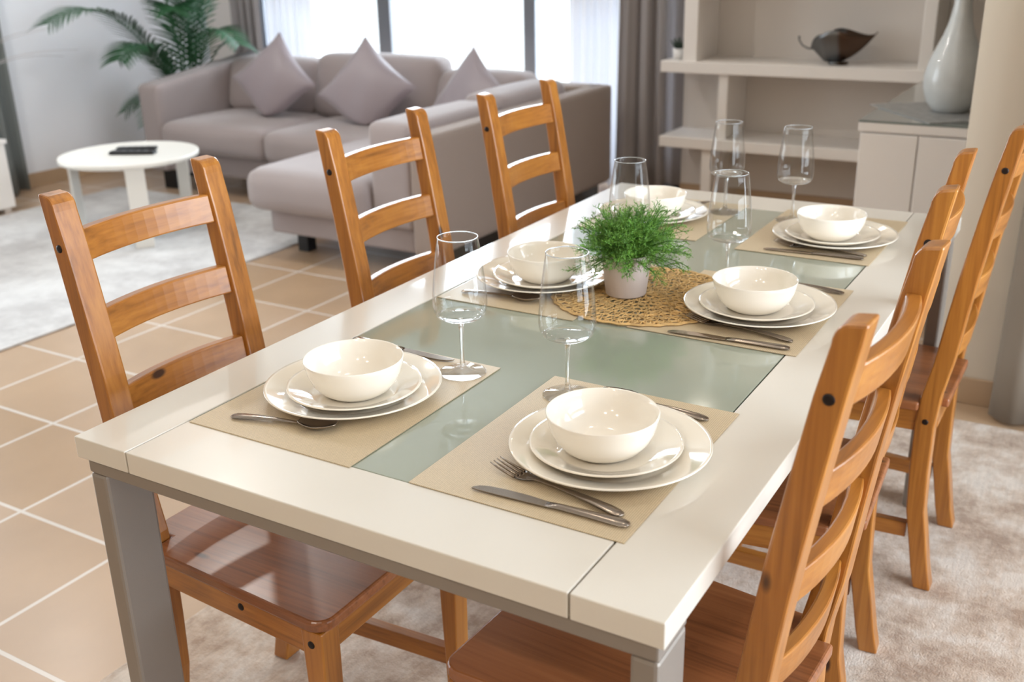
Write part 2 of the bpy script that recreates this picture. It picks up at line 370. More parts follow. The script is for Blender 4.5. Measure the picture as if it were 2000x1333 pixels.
# ------------------------------------------------------------------ the setting
XL, XR, YB, YF, H = -4.68, 2.90, -3.2, 4.80, 2.68
sbox('floor', M['floor'], XL-0.15, XR+0.15, YB-0.15, YF+0.25, -0.10, 0.0)
sbox('ceiling', M['ceiling'], XL-0.15, XR+0.15, YB-0.15, YF+0.25, H, H+0.12)
wl = MB().box(XL-0.15, XL, YB, -0.3, 0, H).box(XL-0.15, XL, 2.3, YF+0.15, 0, H).box(XL-0.15, XL, -0.3, 2.3, 2.4, H).box(XL-0.15, XL, -0.3, 2.3, 0, 0.15)
struct(wl.build('wall_left', M['wall']))
f3 = MB()
for y0, y1 in ((-0.3, -0.24), (0.97, 1.03), (2.24, 2.3)): f3.box(XL-0.09, XL-0.03, y0, y1, 0.15, 2.4)
f3.box(XL-0.09, XL-0.03, -0.3, 2.3, 0.15, 0.21).box(XL-0.09, XL-0.03, -0.3, 2.3, 2.34, 2.4)
w3 = struct(f3.build('window_3', M['frame'], bevel=0.004))
for y0, y1 in ((-0.24, 0.97), (1.03, 2.24)): MB().box(XL-0.061, XL-0.055, y0, y1, 0.21, 2.34).build('pane', M['pane'], w3)
sbox('wall_back', M['wall_warm'], XL-0.15, XR+0.15, YB-0.15, YB, 0, H)
# far wall with the wide window opening (x -4.25 .. -1.05)
wm = MB().box(XL, -4.22, YF, YF+0.15, 0, H).box(-1.00, XR, YF, YF+0.15, 0, H).box(-4.22, -1.00, YF, YF+0.15, 2.45, H)
struct(wm.build('wall_far', M['wall_grey']))
fr = MB()
for x0, x1 in ((-4.22, -4.14), (-3.155, -3.055), (-2.065, -1.985), (-1.08, -1.00)): fr.box(x0, x1, YF+0.02, YF+0.10, 0.0, 2.45)
fr.box(-4.22, -1.0, YF+0.02, YF+0.10, 0, 0.10).box(-4.22, -1.0, YF+0.02, YF+0.10, 2.37, 2.45).box(-4.22, -1.0, YF+0.02, YF+0.10, 1.055, 1.13)
win = struct(fr.build('window_1', M['frame'], bevel=0.004))
for x0, x1 in ((-4.14, -3.155), (-3.055, -2.065), (-1.985, -1.08)):
    for z0, z1 in ((0.10, 1.055), (1.13, 2.37)):
        MB().box(x0, x1, YF+0.055, YF+0.061, z0, z1).build('pane', M['pane'], win)
# right wall with a window opening (out of frame, lights the chair backs)
wr = MB().box(XR, XR+0.15, YB, -0.5, 0, H).box(XR, XR+0.15, 2.3, YF+0.15, 0, H).box(XR, XR+0.15, -0.5, 2.3, 2.4, H).box(XR, XR+0.15, -0.5, 2.3, 0, 0.2)
struct(wr.build('wall_right', M['wall_warm']))
f2 = MB()
for y0, y1 in ((-0.5, -0.44), (0.87, 0.93), (2.24, 2.3)): f2.box(XR+0.03, XR+0.09, y0, y1, 0.2, 2.4)
f2.box(XR+0.03, XR+0.09, -0.5, 2.3, 0.2, 0.26).box(XR+0.03, XR+0.09, -0.5, 2.3, 2.34, 2.4)
w2 = struct(f2.build('window_2', M['frame'], bevel=0.004))
for y0, y1 in ((-0.44, 0.87), (0.93, 2.24)): MB().box(XR+0.055, XR+0.061, y0, y1, 0.26, 2.34).build('pane', M['pane'], w2)
# partition that ends beside the white sideboard
sbox('wall_partition', M['wall_warm'], 0.77, XR, 2.46, 2.60, 0, H)
sbox('baseboard_partition', M['baseboard'], 0.762, XR, 2.448, 2.46, 0, 0.085, bevel=0.002)
# the niche wall behind the shelves
sbox('wall_shelf_niche', M['wall_grey'], -0.985, XR, 4.70, 4.80, 0, H)
sbox('baseboard_niche', M['baseboard'], -0.985, XR, 4.688, 4.70, 0, 0.075)
sbox('baseboard_left', M['baseboard'], XL, XL+0.014, 3.10, YF, 0, 0.085, bevel=0.002)
sbox('baseboard_far', M['baseboard'], XL, -4.22, YF-0.014, YF, 0, 0.085)
# ceiling downlights, the added fill ones included
for i, (x, y) in enumerate(DOWN):
    wh = ['the left middle of the dining table', 'the right middle of the dining table', 'the floor at near left, added fill', 'the floor at near right, added fill', 'the pale grey rug, added fill', 'the white shelving unit', 'the floor before the chaise, added fill', 'the space behind the camera, added fill'][i]
    t = thing('downlight_fitting', 'round recessed ceiling downlight with a warm lens above ' + wh, 'ceiling light', (x, y, H), 0, 'recessed ceiling downlights')
    MB().lathe([(0.043, -0.002), (0.043, -0.008), (0.062, -0.008), (0.064, 0.0)], seg=32).build('trim_ring', M['white_metal'], t)
    MB().lathe([(0.0, -0.003), (0.042, -0.003)], seg=32).build('lens', M['emit'], t)

# ------------------------------------------------------------------ rugs
def rug(name, x0, x1, y0, y1, mat, label):
    o = MB().box(x0, x1, y0, y1, 0.0005, 0.009).build(name, mat, bevel=0.003); tag(o, label, 'rug'); return o
rug('dining_rug', -0.415, 2.45, -1.3, 2.30, M['rug_beige'], 'large distressed beige and cream rug under the dining table and chairs')
rug('living_rug', -4.15, -2.27, 0.75, 3.42, M['rug_grey'], 'pale grey low pile rug under the round white coffee table')

# ------------------------------------------------------------------ dining table
TW, TL = 0.87, 1.766
tb = thing('dining_table', 'long cream dining table with sage glass centre and grey metal frame', 'table', (0, 0, 0))
g = 0.0011
fp = [(0, 0.1025-g, 0, TL), (0.764+g, TW, 0, TL)]
for x0, x1, y0, y1 in fp: MB().box(x0, x1, y0, y1, 0.718, 0.750).build('long_board', M['table_white'], tb, bevel=0.0016)
for y0, y1 in ((0, 0.112), (TL-0.128, TL)): MB().box(0.1025+g, 0.764-g, y0, y1, 0.718, 0.750).build('end_board', M['table_white'], tb, bevel=0.0016)
MB().box(0.1025+g, 0.764-g, 0.112+g, TL-0.128-g, 0.736, 0.7495).build('glass_panel', M['painted_glass'], tb, bevel=0.0010)
MB().box(0.09, 0.78, 0.10, TL-0.11, 0.720, 0.7355).build('core_board', M['groove'], tb)
for x0, x1 in ((0.012, 0.044), (0.830, 0.862)):
    for y0, y1 in ((0.006, 0.082), (TL-0.071, TL-0.006)):
        MB().box(x0, x1, y0, y1, 0.0095, 0.695).build('leg', M['table_metal'], tb, bevel=0.005)
for y0, y1 in ((0.006, 0.082), (TL-0.082, TL-0.006)):
    MB().box(0.012, 0.862, y0, y1, 0.695, 0.7155).build('top_rail', M['table_metal'], tb, bevel=0.003)
for x0, x1 in ((0.060, 0.100), (0.775, 0.815)): MB().box(x0, x1, 0.082, TL-0.082, 0.697, 0.7155).build('side_rail', M['table_metal'], tb)

# ------------------------------------------------------------------ chairs
def lerp_tab(tab, z):
    for (z0, a), (z1, b) in zip(tab, tab[1:]):
        if z <= z1: return a+(b-a)*(z-z0)/(z1-z0)
    return tab[-1][1]
PF = [(0.0095, -0.033), (0.06, -0.022), (0.12, -0.012), (0.2, 0.002), (0.3, 0.006), (0.40, 0.007), (0.47, 0.001), (0.55, -0.015), (0.65, -0.0285), (0.745, -0.042), (0.85, -0.060), (0.95, -0.078), (1.031, -0.0935)]
TH = [(0, 0.036), (0.45, 0.040), (0.75, 0.036), (1.04, 0.031)]
def make_chair(label):
    t = thing('dining_chair', label, 'chair', group='pine ladder-back dining chairs around the table')
    for s in (-1, 1):
        zs = [z for z, _ in PF]
        front = [(lerp_tab(PF, z), z) for z in zs if z < 1.0]
        # rounded front corner at the top, sharp rear corner
        xt = lerp_tab(PF, 1.031)
        for k in range(7):
            a = R(90*k/6); front.append((xt+0.002-0.018*(1-math.cos(a))*1.0+0.001, 1.006+0.024*math.sin(a)))
        back = [(lerp_tab(PF, z)-lerp_tab(TH, z), z) for z in zs]
        poly = front+[(back[-1][0], 1.032)]+back[:-1][::-1]
        y0, y1 = (0.130, 0.1715) if s > 0 else (-0.1715, -0.130)
        p = MB().prism(poly, 1, y0, y1).build('back_post', M['wood_z'], t, bevel=0.0035)
        for zb in (0.950, 0.412):
            xb = lerp_tab(PF, zb)-lerp_tab(TH, zb)*0.5
            b = MB().lathe([(0, 0.0014), (0.0035, 0.0014), (0.0062, 0.001), (0.0066, -0.001)], seg=18)
            b.v = [(x+xb, s*(0.1715+z), zb+y) for (x, y, z) in b.v]
            b.build('bolt', M['bolt'], p)
        MB().box(-0.067, -0.035, y0+0.003, y1-0.003, 0.0093, 0.016).build('foot_pad', M['foot'], p)
    # four curved ladder slats
    for zt in (0.972, 0.846, 0.717, 0.588):
        n = 12; vs = []; fs = []
        for i in range(n+1):
            u = -1+2*i/n; y = u*0.131; bow = -0.018*(1-u*u)
            for (dx, z) in ((-0.0095, zt-0.049), (0.0095, zt-0.049), (0.0095, zt), (-0.0095, zt)):
                xm = lerp_tab(PF, z)-lerp_tab(TH, z)*0.48
                vs.append((xm+dx+bow, y, z))
        for i in range(n):
            for k in range(4):
                a = i*4+k; b = i*4+(k+1) % 4; fs.append((a, b, b+4, a+4))
        fs += [(0, 1, 2, 3), (4*n+3, 4*n+2, 4*n+1, 4*n)]
        MB().add(vs, fs).build('back_slat', M['wood_y'], t, bevel=0.003)
    # seat with rounded front corners, notched between the posts
    pl = []
    fx, hw = 0.388, 0.199
    for k in range(7):
        a = R(-90+90*k/6); pl.append((fx-0.030+0.030*math.cos(a), -(hw-0.030)+0.030*math.sin(a)))
    for k in range(7):
        a = R(90*k/6); pl.append((fx-0.030+0.030*math.cos(a), hw-0.030+0.030*math.sin(a)))
    pl += [(0.003, 0.176), (0.003, 0.1285), (-0.050, 0.1285), (-0.050, -0.1285), (0.003, -0.1285), (0.003, -0.176)]
    MB().prism(pl, 2, 0.434, 0.454).build('seat', M['seat'], t, bevel=0.005, seg=3)
    # frame under the seat
    for s in (-1, 1):
        a = MB().prism([(-0.002, s*0.166), (0.345, s*0.190), (0.345, s*0.170), (-0.002, s*0.146)], 2, 0.386, 0.432).build('side_apron', M['wood_x'], t, bevel=0.002)
        for xb in (0.205,):
            b = MB().lathe([(0, 0.0014), (0.0035, 0.0014), (0.0062, 0.001), (0.0066, -0.002)], seg=18)
            yb = 0.166+(0.190-0.166)*(xb+0.002)/0.347
            b.v = [(x+xb, s*(yb+z), 0.415+y) for (x, y, z) in b.v]; b.build('bolt', M['bolt'], a)
        MB().prism([(-0.002, s*0.162), (0.345, s*0.182), (0.345, s*0.160), (-0.002, s*0.140)], 2, 0.125, 0.160).build('stretcher', M['wood_x'], t, bevel=0.002)
        # front leg, slightly tapered
        y0, y1 = sorted((s*0.152, s*0.193))
        lg = MB().add([(0.345+0.008, y0, 0.0095), (0.372, y0, 0.0095), (0.372, y1, 0.0095), (0.345+0.008, y1, 0.0095),
                       (0.338, y0, 0.4315), (0.378, y0, 0.4315), (0.378, y1, 0.4315), (0.338, y1, 0.4315)],
                      [(0, 3, 2, 1), (4, 5, 6, 7), (0, 1, 5, 4), (1, 2, 6, 5), (2, 3, 7, 6), (3, 0, 4, 7)]).build('front_leg', M['wood_z'], t, bevel=0.003)
        b = MB().lathe([(0, 0.0014), (0.0035, 0.0014), (0.0062, 0.001), (0.0066, -0.002)], seg=18)
        b.v = [(x+0.357, s*(0.193+z), 0.408+y) for (x, y, z) in b.v]; b.build('bolt', M['bolt'], lg)
    MB().box(0.352, 0.374, -0.155, 0.155, 0.386, 0.432).build('front_apron', M['wood_y'], t, bevel=0.002)
    MB().box(-0.034, -0.010, -0.131, 0.131, 0.386, 0.432).build('rear_apron', M['wood_y'], t, bevel=0.002)
    return t
ch = make_chair('pine ladder-back chair at the near left corner, seat visible below the table end')
ch.location = (-0.094, 0.333, 0)
dup(ch, (-0.085, 0.952, 0), 0, 'pine ladder-back chair in the middle of the left side, in front of the sofa chaise')
dup(ch, (-0.062, 1.510, 0), R(-1.0), 'pine ladder-back chair at the far left of the table against the sofa back')
dup(ch, (0.885, 0.325, 0), R(180-3), 'pine ladder-back chair at the near right, largest of the right row')
dup(ch, (0.848, 0.925, 0), R(180+3.5), 'pine ladder-back chair in the middle of the right side, between its two neighbours')
dup(ch, (0.892, 1.508, 0), R(180), 'pine ladder-back chair at the far right, nearest the taupe curtain')

# ------------------------------------------------------------------ placemats
Z0 = 0.7502
SET = [  # name, mat x0,x1,y0,y1 , plate centre, side
    ('near left', (0.109, 0.394, 0.107, 0.479), (0.252, 0.296), 'L'),
    ('near right', (0.484, 0.775, 0.111, 0.490), (0.668, 0.298), 'R'),
    ('middle left', (0.109, 0.394, 0.722, 1.094), (0.244, 0.888), 'L'),
    ('middle right', (0.490, 0.782, 0.736, 1.106), (0.667, 0.903), 'R'),
    ('far left', (0.109, 0.396, 1.300, 1.660), (0.228, 1.455), 'L'),
    ('far right', (0.492, 0.770, 1.277, 1.662), (0.660, 1.438), 'R')]
DESC = {'near left': 'near left table corner', 'near right': 'near right table corner', 'middle left': 'middle left setting',
        'middle right': 'middle right setting', 'far left': 'far left corner beyond the fern', 'far right': 'far right table corner'}
for n, (x0, x1, y0, y1), pc, sd in SET:
    o = MB().box(-(x1-x0)/2, (x1-x0)/2, -(y1-y0)/2, (y1-y0)/2, 0, 0.0014).build('placemat', M['weave'], loc=((x0+x1)/2, (y0+y1)/2, Z0))
    tag(o, 'beige woven rectangular placemat at the ' + DESC[n], 'placemat', 'woven placemats on the dining table')
ZM = Z0+0.0014
# ------------------------------------------------------------------ china
def plate_prof(r, h, well, t=0.0035):
    p = [(0, 0.0030), (well*0.92, 0.0030), (well, 0.0042), (well+0.010, h*0.55), (r-0.004, h-0.0010), (r, h+0.0006), (r+0.0008, h-0.0016),
         (well+0.012, h*0.55-t), (well-0.002, 0.0), (well-0.008, 0.0), (well-0.010, 0.0012), (0, 0.0012)]
    return p
def bowl_prof():
    out = [(0, 0.002), (0.034, 0.002), (0.036, 0.0), (0.041, 0.0), (0.045, 0.0025), (0.054, 0.009), (0.0625, 0.020), (0.0685, 0.034), (0.0715, 0.047), (0.0728, 0.0535)]
    inn = [(0.0720, 0.0546), (0.0708, 0.0535), (0.0690, 0.046), (0.0655, 0.034), (0.0595, 0.0215), (0.050, 0.0115), (0.038, 0.0068), (0.02, 0.0056), (0, 0.0055)]
    return out+inn
pm = bm_ = None
def smooth_prof(o): return o
first = {}
for n, _, (px, py), sd in SET:
    specs = [('dinner_plate', 'plate', plate_prof(0.1300, 0.0185, 0.088), 'large cream dinner plate at the bottom of the stack, ', M['china'], ZM, 'dinner plates at the six settings'),
             ('side_plate', 'plate', plate_prof(0.0985, 0.0165, 0.066), 'smaller cream plate between dinner plate and bowl, ', M['china'], ZM+0.0034, 'side plates at the six settings'),
             ('cereal_bowl', 'bowl', bowl_prof(), 'cream white round bowl on two stacked plates, ', M['china_bowl'], ZM+0.0068, 'bowls at the six settings')]
    for k, (nm, cat, prof, lab, mat, z, grp) in enumerate(specs):
        if nm not in first:
            o = MB().lathe(prof, seg=96).build(nm, mat); first[nm] = o
        else:
            o = first[nm].copy(); COL.objects.link(o)
        dx = 0.004*k*(1 if sd == 'L' else -1)
        o.location = (px+dx, py-0.003*k, z+(0.0046 if n.startswith('middle') else 0)); tag(o, lab+DESC[n], cat, grp)

# ------------------------------------------------------------------ cutlery (local +x from the handle end to the tip, lying on z = 0)
def strip(sections, n_cross=8):
    # sections: (x, halfwidth, z centre, thickness, dish)
    m = MB(); vs = []; fs = []; k = n_cross
    for (x, w_, z, th, dish) in sections:
        for i in range(k+1):
            u = -1+2*i/k; vs.append((x, u*w_, z+dish*u*u+th*0.5*(1-abs(u)**3)))
        for i in range(k, -1, -1):
            u = -1+2*i/k; vs.append((x, u*w_, z+dish*u*u-th*0.5*(1-abs(u)**3)))
    c = 2*(k+1)
    for i in range(len(sections)-1):
        for j in range(c):
            a = i*c+j; b = i*c+(j+1) % c; fs.append((a, b, b+c, a+c))
    fs += [tuple(range(c))[::-1], tuple(range(c*(len(sections)-1), c*len(sections)))]
    return m.add(vs, fs, True)
HAND = [(0.0, 0.0030, 0.0024, 0.001, 0), (0.002, 0.0060, 0.0026, 0.003, 0), (0.008, 0.0082, 0.0032, 0.0036, 0), (0.020, 0.0088, 0.0042, 0.0038, 0),
        (0.045, 0.0070, 0.0056, 0.0036, 0), (0.075, 0.0050, 0.0060, 0.0034, 0), (0.100, 0.0036, 0.0056, 0.0032, 0), (0.118, 0.0032, 0.0050, 0.0030, 0)]
def make_fork():
    t = thing('fork', '', 'fork', group='steel forks on the placemats')
    strip(HAND+[(0.130, 0.0040, 0.0045, 0.0026, 0.0005), (0.140, 0.0095, 0.0024, 0.0022, 0.0012), (0.150, 0.0118, 0.0018, 0.0020, 0.0012), (0.158, 0.0120, 0.0024, 0.0018, 0.0008)]).build('handle', M['steel'], t)
    tn = MB()
    for i in range(4):
        y = -0.0100+0.00667*i
        tn.tube([(0.156, y, 0.0026), (0.170, y*0.98, 0.0042), (0.184, y*0.96, 0.0068), (0.196, y*0.93, 0.0100)], [0.0017, 0.0015, 0.0013, 0.0007], 8)
    tn.build('tines', M['steel'], t)
    return t
def make_knife():
    t = thing('table_knife', '', 'knife', group='steel knives on the placemats')
    strip([(0.0, 0.0030, 0.0030, 0.001, 0), (0.002, 0.0062, 0.0030, 0.004, 0), (0.008, 0.0086, 0.0032, 0.0056, 0), (0.020, 0.0088, 0.0034, 0.0060, 0), (0.050, 0.0072, 0.0036, 0.0062, 0), (0.085, 0.0058, 0.0036, 0.0060, 0), (0.104, 0.0060, 0.0032, 0.0040, 0)]).build('handle', M['steel'], t)
    m = MB(); pts = [(0.102, -0.0060), (0.115, -0.0075), (0.135, -0.0092), (0.165, -0.0096), (0.185, -0.0080), (0.197, -0.0045), (0.2035, 0.0020), (0.2035, 0.0050), (0.195, 0.0062), (0.16, 0.0064), (0.12, 0.0062), (0.102, 0.0058)]
    m.prism(pts, 2, 0.0018, 0.0034); m.build('blade', M['steel'], t, bevel=0.0006)
    return t
def make_spoon():
    t = thing('spoon', '', 'spoon', group='steel spoons on the placemats')
    strip([(x*0.94, w_, z, th, d) for x, w_, z, th, d in HAND]).build('handle', M['steel'], t)
    def f(u, v):
        x = 0.108+u*0.058; a = -1+2*v
        wd = 0.0185*math.sqrt(max(0.0, math.sin(math.pi*min(1, (0.03+0.94*u))**0.9)))
        dep = 0.0085*math.sin(math.pi*min(1, 0.04+0.96*u))
        return (x, a*wd, 0.0012+0.0100-dep*(1-a*a)*1.05-0.0018*(1-abs(1-2*u)))
    MB().grid(f, 20, 12).build('spoon_bowl', M['steel'], t, solid=0.0014)
    return t
def lay(proto, used, h, tip, label):
    a = math.atan2(tip[1]-h[1], tip[0]-h[0])
    o = dup(proto, (h[0], h[1], ZM+0.0002), a, label) if used else proto
    if not used: o.location = (h[0], h[1], ZM+0.0002); o.rotation_euler = (0, 0, a); o['label'] = label
    return o
fk, kn, spn = make_fork(), make_knife(), make_spoon()
lay(fk, False, (0.750, 0.160), (0.554, 0.197), 'steel fork touching the knife at the near right placemat, tines to the left')
lay(kn, False, (0.766, 0.144), (0.563, 0.136), 'steel table knife in front of the fork on the near right placemat')
lay(spn, False, (0.152, 0.146), (0.305, 0.180), 'steel spoon on the near left placemat, bowl toward the glass panel')
lay(fk, True, (0.760, 0.791), (0.572, 0.822), 'steel fork tucked by the dinner plate at the middle right setting')
lay(kn, True, (0.766, 0.757), (0.562, 0.745), 'steel table knife along the near edge of the middle right placemat')
lay(fk, True, (0.752, 1.338), (0.565, 1.350), 'blurred steel fork beside the knife at the far right setting')
lay(kn, True, (0.752, 1.312), (0.549, 1.299), 'steel table knife at the front of the far right placemat')
lay(kn, True, (0.112, 0.470), (0.316, 0.463), 'steel table knife behind the near left plates, blade by the wine glass foot')
lay(spn, True, (0.745, 0.447), (0.597, 0.456), 'steel spoon behind the near right plates, only its handle end showing')
lay(spn, True, (0.772, 1.074), (0.622, 1.092), 'steel spoon behind the middle right plates with its handle end showing')
lay(spn, True, (0.135, 0.766), (0.290, 0.778), 'steel spoon on the middle left placemat, seen behind a wine glass')
lay(fk, True, (0.118, 1.625), (0.312, 1.618), 'steel fork behind the far left plates, its tines at the plate edge')

# ------------------------------------------------------------------ wine glasses
def make_glass():
    t = thing('wine_glass', '', 'wine glass', group='clear wine glasses on the dining table')
    foot = [(0, 0.0), (0.034, 0.0), (0.0365, 0.0008), (0.0368, 0.0016), (0.034, 0.0024), (0.020, 0.0040), (0.009, 0.0072), (0.0048, 0.0125), (0.0034, 0.022), (0.0032, 0.045), (0.0034, 0.070), (0.0046, 0.082), (0.0068, 0.0864), (0.018, 0.0874), (0.0290, 0.0900), (0.0365, 0.0950), (0.0357, 0.0957), (0.0282, 0.0914), (0.018, 0.0894), (0.006, 0.0890), (0, 0.0890)]
    MB().lathe(foot, seg=48).build('stem', M['glass'], t)
    rf, rm, ht = 0.0392, 0.0288, 0.216
    out = [(0.0366, 0.0952), (0.0402, 0.1030), (0.0414, 0.1130), (0.0410, 0.1270), (0.0392, 0.1500), (0.0362, 0.1750), (0.0328, 0.2000), (0.0303, 0.2150)]
    inn = [(0.0300, 0.2158), (0.0297, 0.2150)]+[(max(r-0.0008, 0), z) for r, z in out[-2:0:-1]]+[(0.0359, 0.0958), (0.0366, 0.0952)]
    MB().lathe(out+inn, seg=64).build('glass_bowl', M['thin_glass'], t)
    MB().tube([(0.0300*math.cos(2*math.pi*i/64), 0.0300*math.sin(2*math.pi*i/64), 0.2156) for i in range(64)], 0.0008, 6, closed=True).build('rim', M['rim_glass'], t)
    return t
GL = [((0.352, 0.436), 'wine glass standing on the near left placemat', ZM), ((0.534, 0.436), 'wine glass behind the near right bowl on its placemat corner', ZM),
      ((0.562, 1.030), 'wine glass right of the fern, behind the middle right bowl', ZM), ((0.531, 1.560), 'wine glass at the far right setting, rightmost in the photo', ZM),
      ((0.366, 1.568), 'wine glass farthest back, its bowl just above another glass', ZM), ((0.345, 1.060), 'wine glass behind the fern on the left side', ZM)]
gl0 = None
for (x, y), lab, z in GL:
    if gl0 is None: gl0 = make_glass(); gl0.location = (x, y, z); gl0['label'] = 'clear '+lab
    else: dup(gl0, (x, y, z), random.uniform(0, 3), 'clear '+lab)

# ------------------------------------------------------------------ raffia mat
def raffia():
    m = MB(); rnd = random.Random(3); rad = 0.00125
    for ring in range(9):
        rc = 0.014+ring*0.0185; n = max(6, int(6+ring*5.0)); lr = 0.0150
        for rep in range(2):
            ph = rnd.random()*6; pts = []; N_ = n*10; w1, w2 = rnd.uniform(2, 5), rnd.uniform(5, 9)
            for i in range(N_):
                a = 2*math.pi*i/N_; b = a*n*(1 if rep else -1)+ph+0.8*math.sin(int(w1)*a+ph)
                rr = rc+lr*math.cos(b)*(0.85+0.25*math.sin(int(w2)*a+ph)); aa = a+lr/max(rc, 0.03)*0.7*math.sin(b)
                rr = min(rr, 0.1690)
                pts.append((rr*math.cos(aa), rr*math.sin(aa), 0.0018+0.0007*math.sin(b*2+rep*3)+0.0003*rep))
            m.tube(pts, rad, 4, closed=True)
    for rc in (0.165, 0.1690, 0.171):
        pts = [((rc+0.002*math.sin(i*1.7))*math.cos(2*math.pi*i/120), (rc+0.002*math.sin(i*1.7))*math.sin(2*math.pi*i/120), 0.0022+0.0003*math.sin(i)) for i in range(120)]
        m.tube(pts, 0.0015, 5, closed=True)
    return m
o = raffia().build('raffia_mat', M['raffia'], loc=(0.448, 0.905, 0.7518)); tag(o, 'round openwork raffia mat under the potted fern', 'table mat')
# ------------------------------------------------------------------ potted fern
pf = thing('potted_fern', 'small green asparagus fern in a pale pot on the round raffia mat', 'plant', (0.418, 0.890, 0.7562))
MB().lathe([(0, 0), (0.036, 0), (0.0375, 0.002), (0.0465, 0.074), (0.0475, 0.078), (0.044, 0.079), (0.0415, 0.076), (0.040, 0.066), (0, 0.066)], seg=48).build('pot', M['pot'], pf)
MB().lathe([(0, 0.068), (0.0402, 0.067)], seg=32).build('soil', M['soil'], pf)
st = MB(); lf = MB(); rnd = random.Random(11)
def needle(p, d, L_, wd):
    d = d.normalized(); a = d.cross(Vector((rnd.uniform(-1, 1), rnd.uniform(-1, 1), rnd.uniform(-1, 1))))
    if a.length < 1e-4: return
    a.normalize(); q = p+d*L_
    lf.add([p-a*wd, p+a*wd, q], [(0, 1, 2)])
for i in range(230):
    an = rnd.random()*2*math.pi; el = rnd.uniform(0.05, 1.45)
    Ls = rnd.uniform(0.065, 0.105)*(1.0 if el > 0.5 else 1.08)
    if abs(((an-0.6+math.pi) % (2*math.pi))-math.pi) < 0.5 and el > 0.35 and rnd.random() < 0.5: Ls *= 1.22
    p = Vector((0.022*math.cos(an)*rnd.random(), 0.022*math.sin(an)*rnd.random(), 0.066)); d = Vector((math.cos(an)*math.cos(el), math.sin(an)*math.cos(el), math.sin(el)+0.25)).normalized()
    path = [p.copy()]; n = 9
    for k in range(n):
        d = (d+Vector((0, 0, -0.060-0.04*(1-el/1.5)))+Vector((rnd.uniform(-.06, .06), rnd.uniform(-.06, .06), 0))).normalized(); p = p+d*Ls/n
        if p.z < 0.045 and math.hypot(p.x, p.y) > 0.04: p.z = max(p.z, 0.03)
        path.append(p.copy())
    if min(q.x for q in path) < -0.082: continue
    st.tube(path, [0.0007]*len(path), 4)
    for k in range(2, len(path)):
        seg = path[k]-path[k-1]; t_ = k/len(path)
        for side in range(3):
            q = Vector((rnd.uniform(-1, 1), rnd.uniform(-1, 1), rnd.uniform(-0.6, 1))); q -= seg.normalized()*q.dot(seg.normalized())
            if q.length < 0.05: continue
            q.normalize(); bl = 0.024*(1.15-0.75*t_); bd = (q+seg.normalized()*0.9).normalized(); b0 = path[k-1].lerp(path[k], rnd.random())
            st.add([b0-Vector((0, 0, .0003)), b0+Vector((0, 0, .0003)), b0+bd*bl], [(0, 1, 2)])
            for j in range(9):
                pp = b0+bd*bl*(j+1)/9
                dd = Vector((rnd.uniform(-1, 1), rnd.uniform(-1, 1), rnd.uniform(-0.8, 1)))+bd*0.8
                needle(pp, dd, rnd.uniform(0.004, 0.0075), 0.0006)
st.build('fern_stems', M['fern_stem'], pf); lf.build('fern_foliage', M['fern'], pf, solid=0)

# ------------------------------------------------------------------ corner sofa
sf = thing('corner_sofa', 'taupe grey L-shaped corner sofa with chaise under the window', 'sofa', (-2.6, 3.6, 0))
def sp(name, m, mat, **k):
    m.v = [(x+2.6, y-3.6, z) for x, y, z in m.v]; return m.build(name, mat, sf, **k)
SX0, SX1, SY1 = -3.92, -1.28, 4.42
sp('sofa_base', MB().soft(SX0+0.16, -2.1, 3.50, 4.2, 0.125, 0.255, 0.02), M['sofa'])
sp('chaise_base', MB().soft(-2.26, -1.40, 2.74, 4.2, 0.105, 0.225, 0.02), M['sofa'])
sp('back_panel', MB().soft(SX0+0.1, SX1-0.02, 4.26, SY1, 0.13, 0.640, 0.025), M['sofa_side'])
sp('side_panel', MB().soft(SX1-0.11, SX1, 2.68, SY1, 0.115, 0.640, 0.022), M['sofa_side'])
am = MB().soft(SX0, SX0+0.17, 3.46, SY1, 0.125, 0.630, 0.03)
am.v = [(x, y, z+(0.115*(y-3.46)/(SY1-3.46) if z > 0.4 else 0)) for x, y, z in am.v]
sp('arm', am, M['sofa'])
sp('seat_cushion', MB().soft(-3.74, -2.93, 3.42, 4.1, 0.255, 0.430, 0.06, 0.025, 0.012), M['sofa'])
sp('seat_cushion', MB().soft(-2.92, -2.14, 3.40, 4.1, 0.250, 0.430, 0.06, 0.025, 0.012), M['sofa'])
sp('chaise_cushion', MB().soft(-2.32, -1.615, 2.64, 4.1, 0.225, 0.425, 0.07, 0.020, 0.014), M['sofa'])
def backc(x0, x1, y0, y1, z0, z1, lean=0.08, axis='y'):
    m = MB().soft(x0, x1, y0, y1, z0, z1, 0.055, 0.01, 0.035)
    m.v = [(x+(lean*(z-z0)/(z1-z0) if axis == 'x' else 0), y+(lean*(z-z0)/(z1-z0) if axis == 'y' else 0), z) for x, y, z in m.v]
    return m
sp('back_cushion', backc(-3.74, -3.05, 3.98, 4.17, 0.42, 0.735), M['sofa'])
sp('back_cushion', backc(-3.04, -2.18, 3.98, 4.17, 0.42, 0.775), M['sofa'])
sp('back_cushion', backc(-2.16, -1.62, 3.96, 4.16, 0.42, 0.715), M['sofa'])
sp('side_cushion', MB().soft(-1.61, -1.385, 2.69, 3.42, 0.22, 0.675, 0.035, 0.01, 0.008), M['sofa'])
sp('side_cushion', MB().soft(-1.62, -1.385, 3.43, 4.10, 0.22, 0.695, 0.05, 0.01, 0.01), M['sofa'])
for (x0, x1, y0, y1) in ((-3.90, -3.80, 3.56, 3.62), (-2.19, -2.13, 2.84, 2.90), (-3.90, -3.80, 4.2, 4.3)):
    sp('sofa_leg', MB().box(x0, x1, y0, y1, 0.0, 0.13), M['black'])
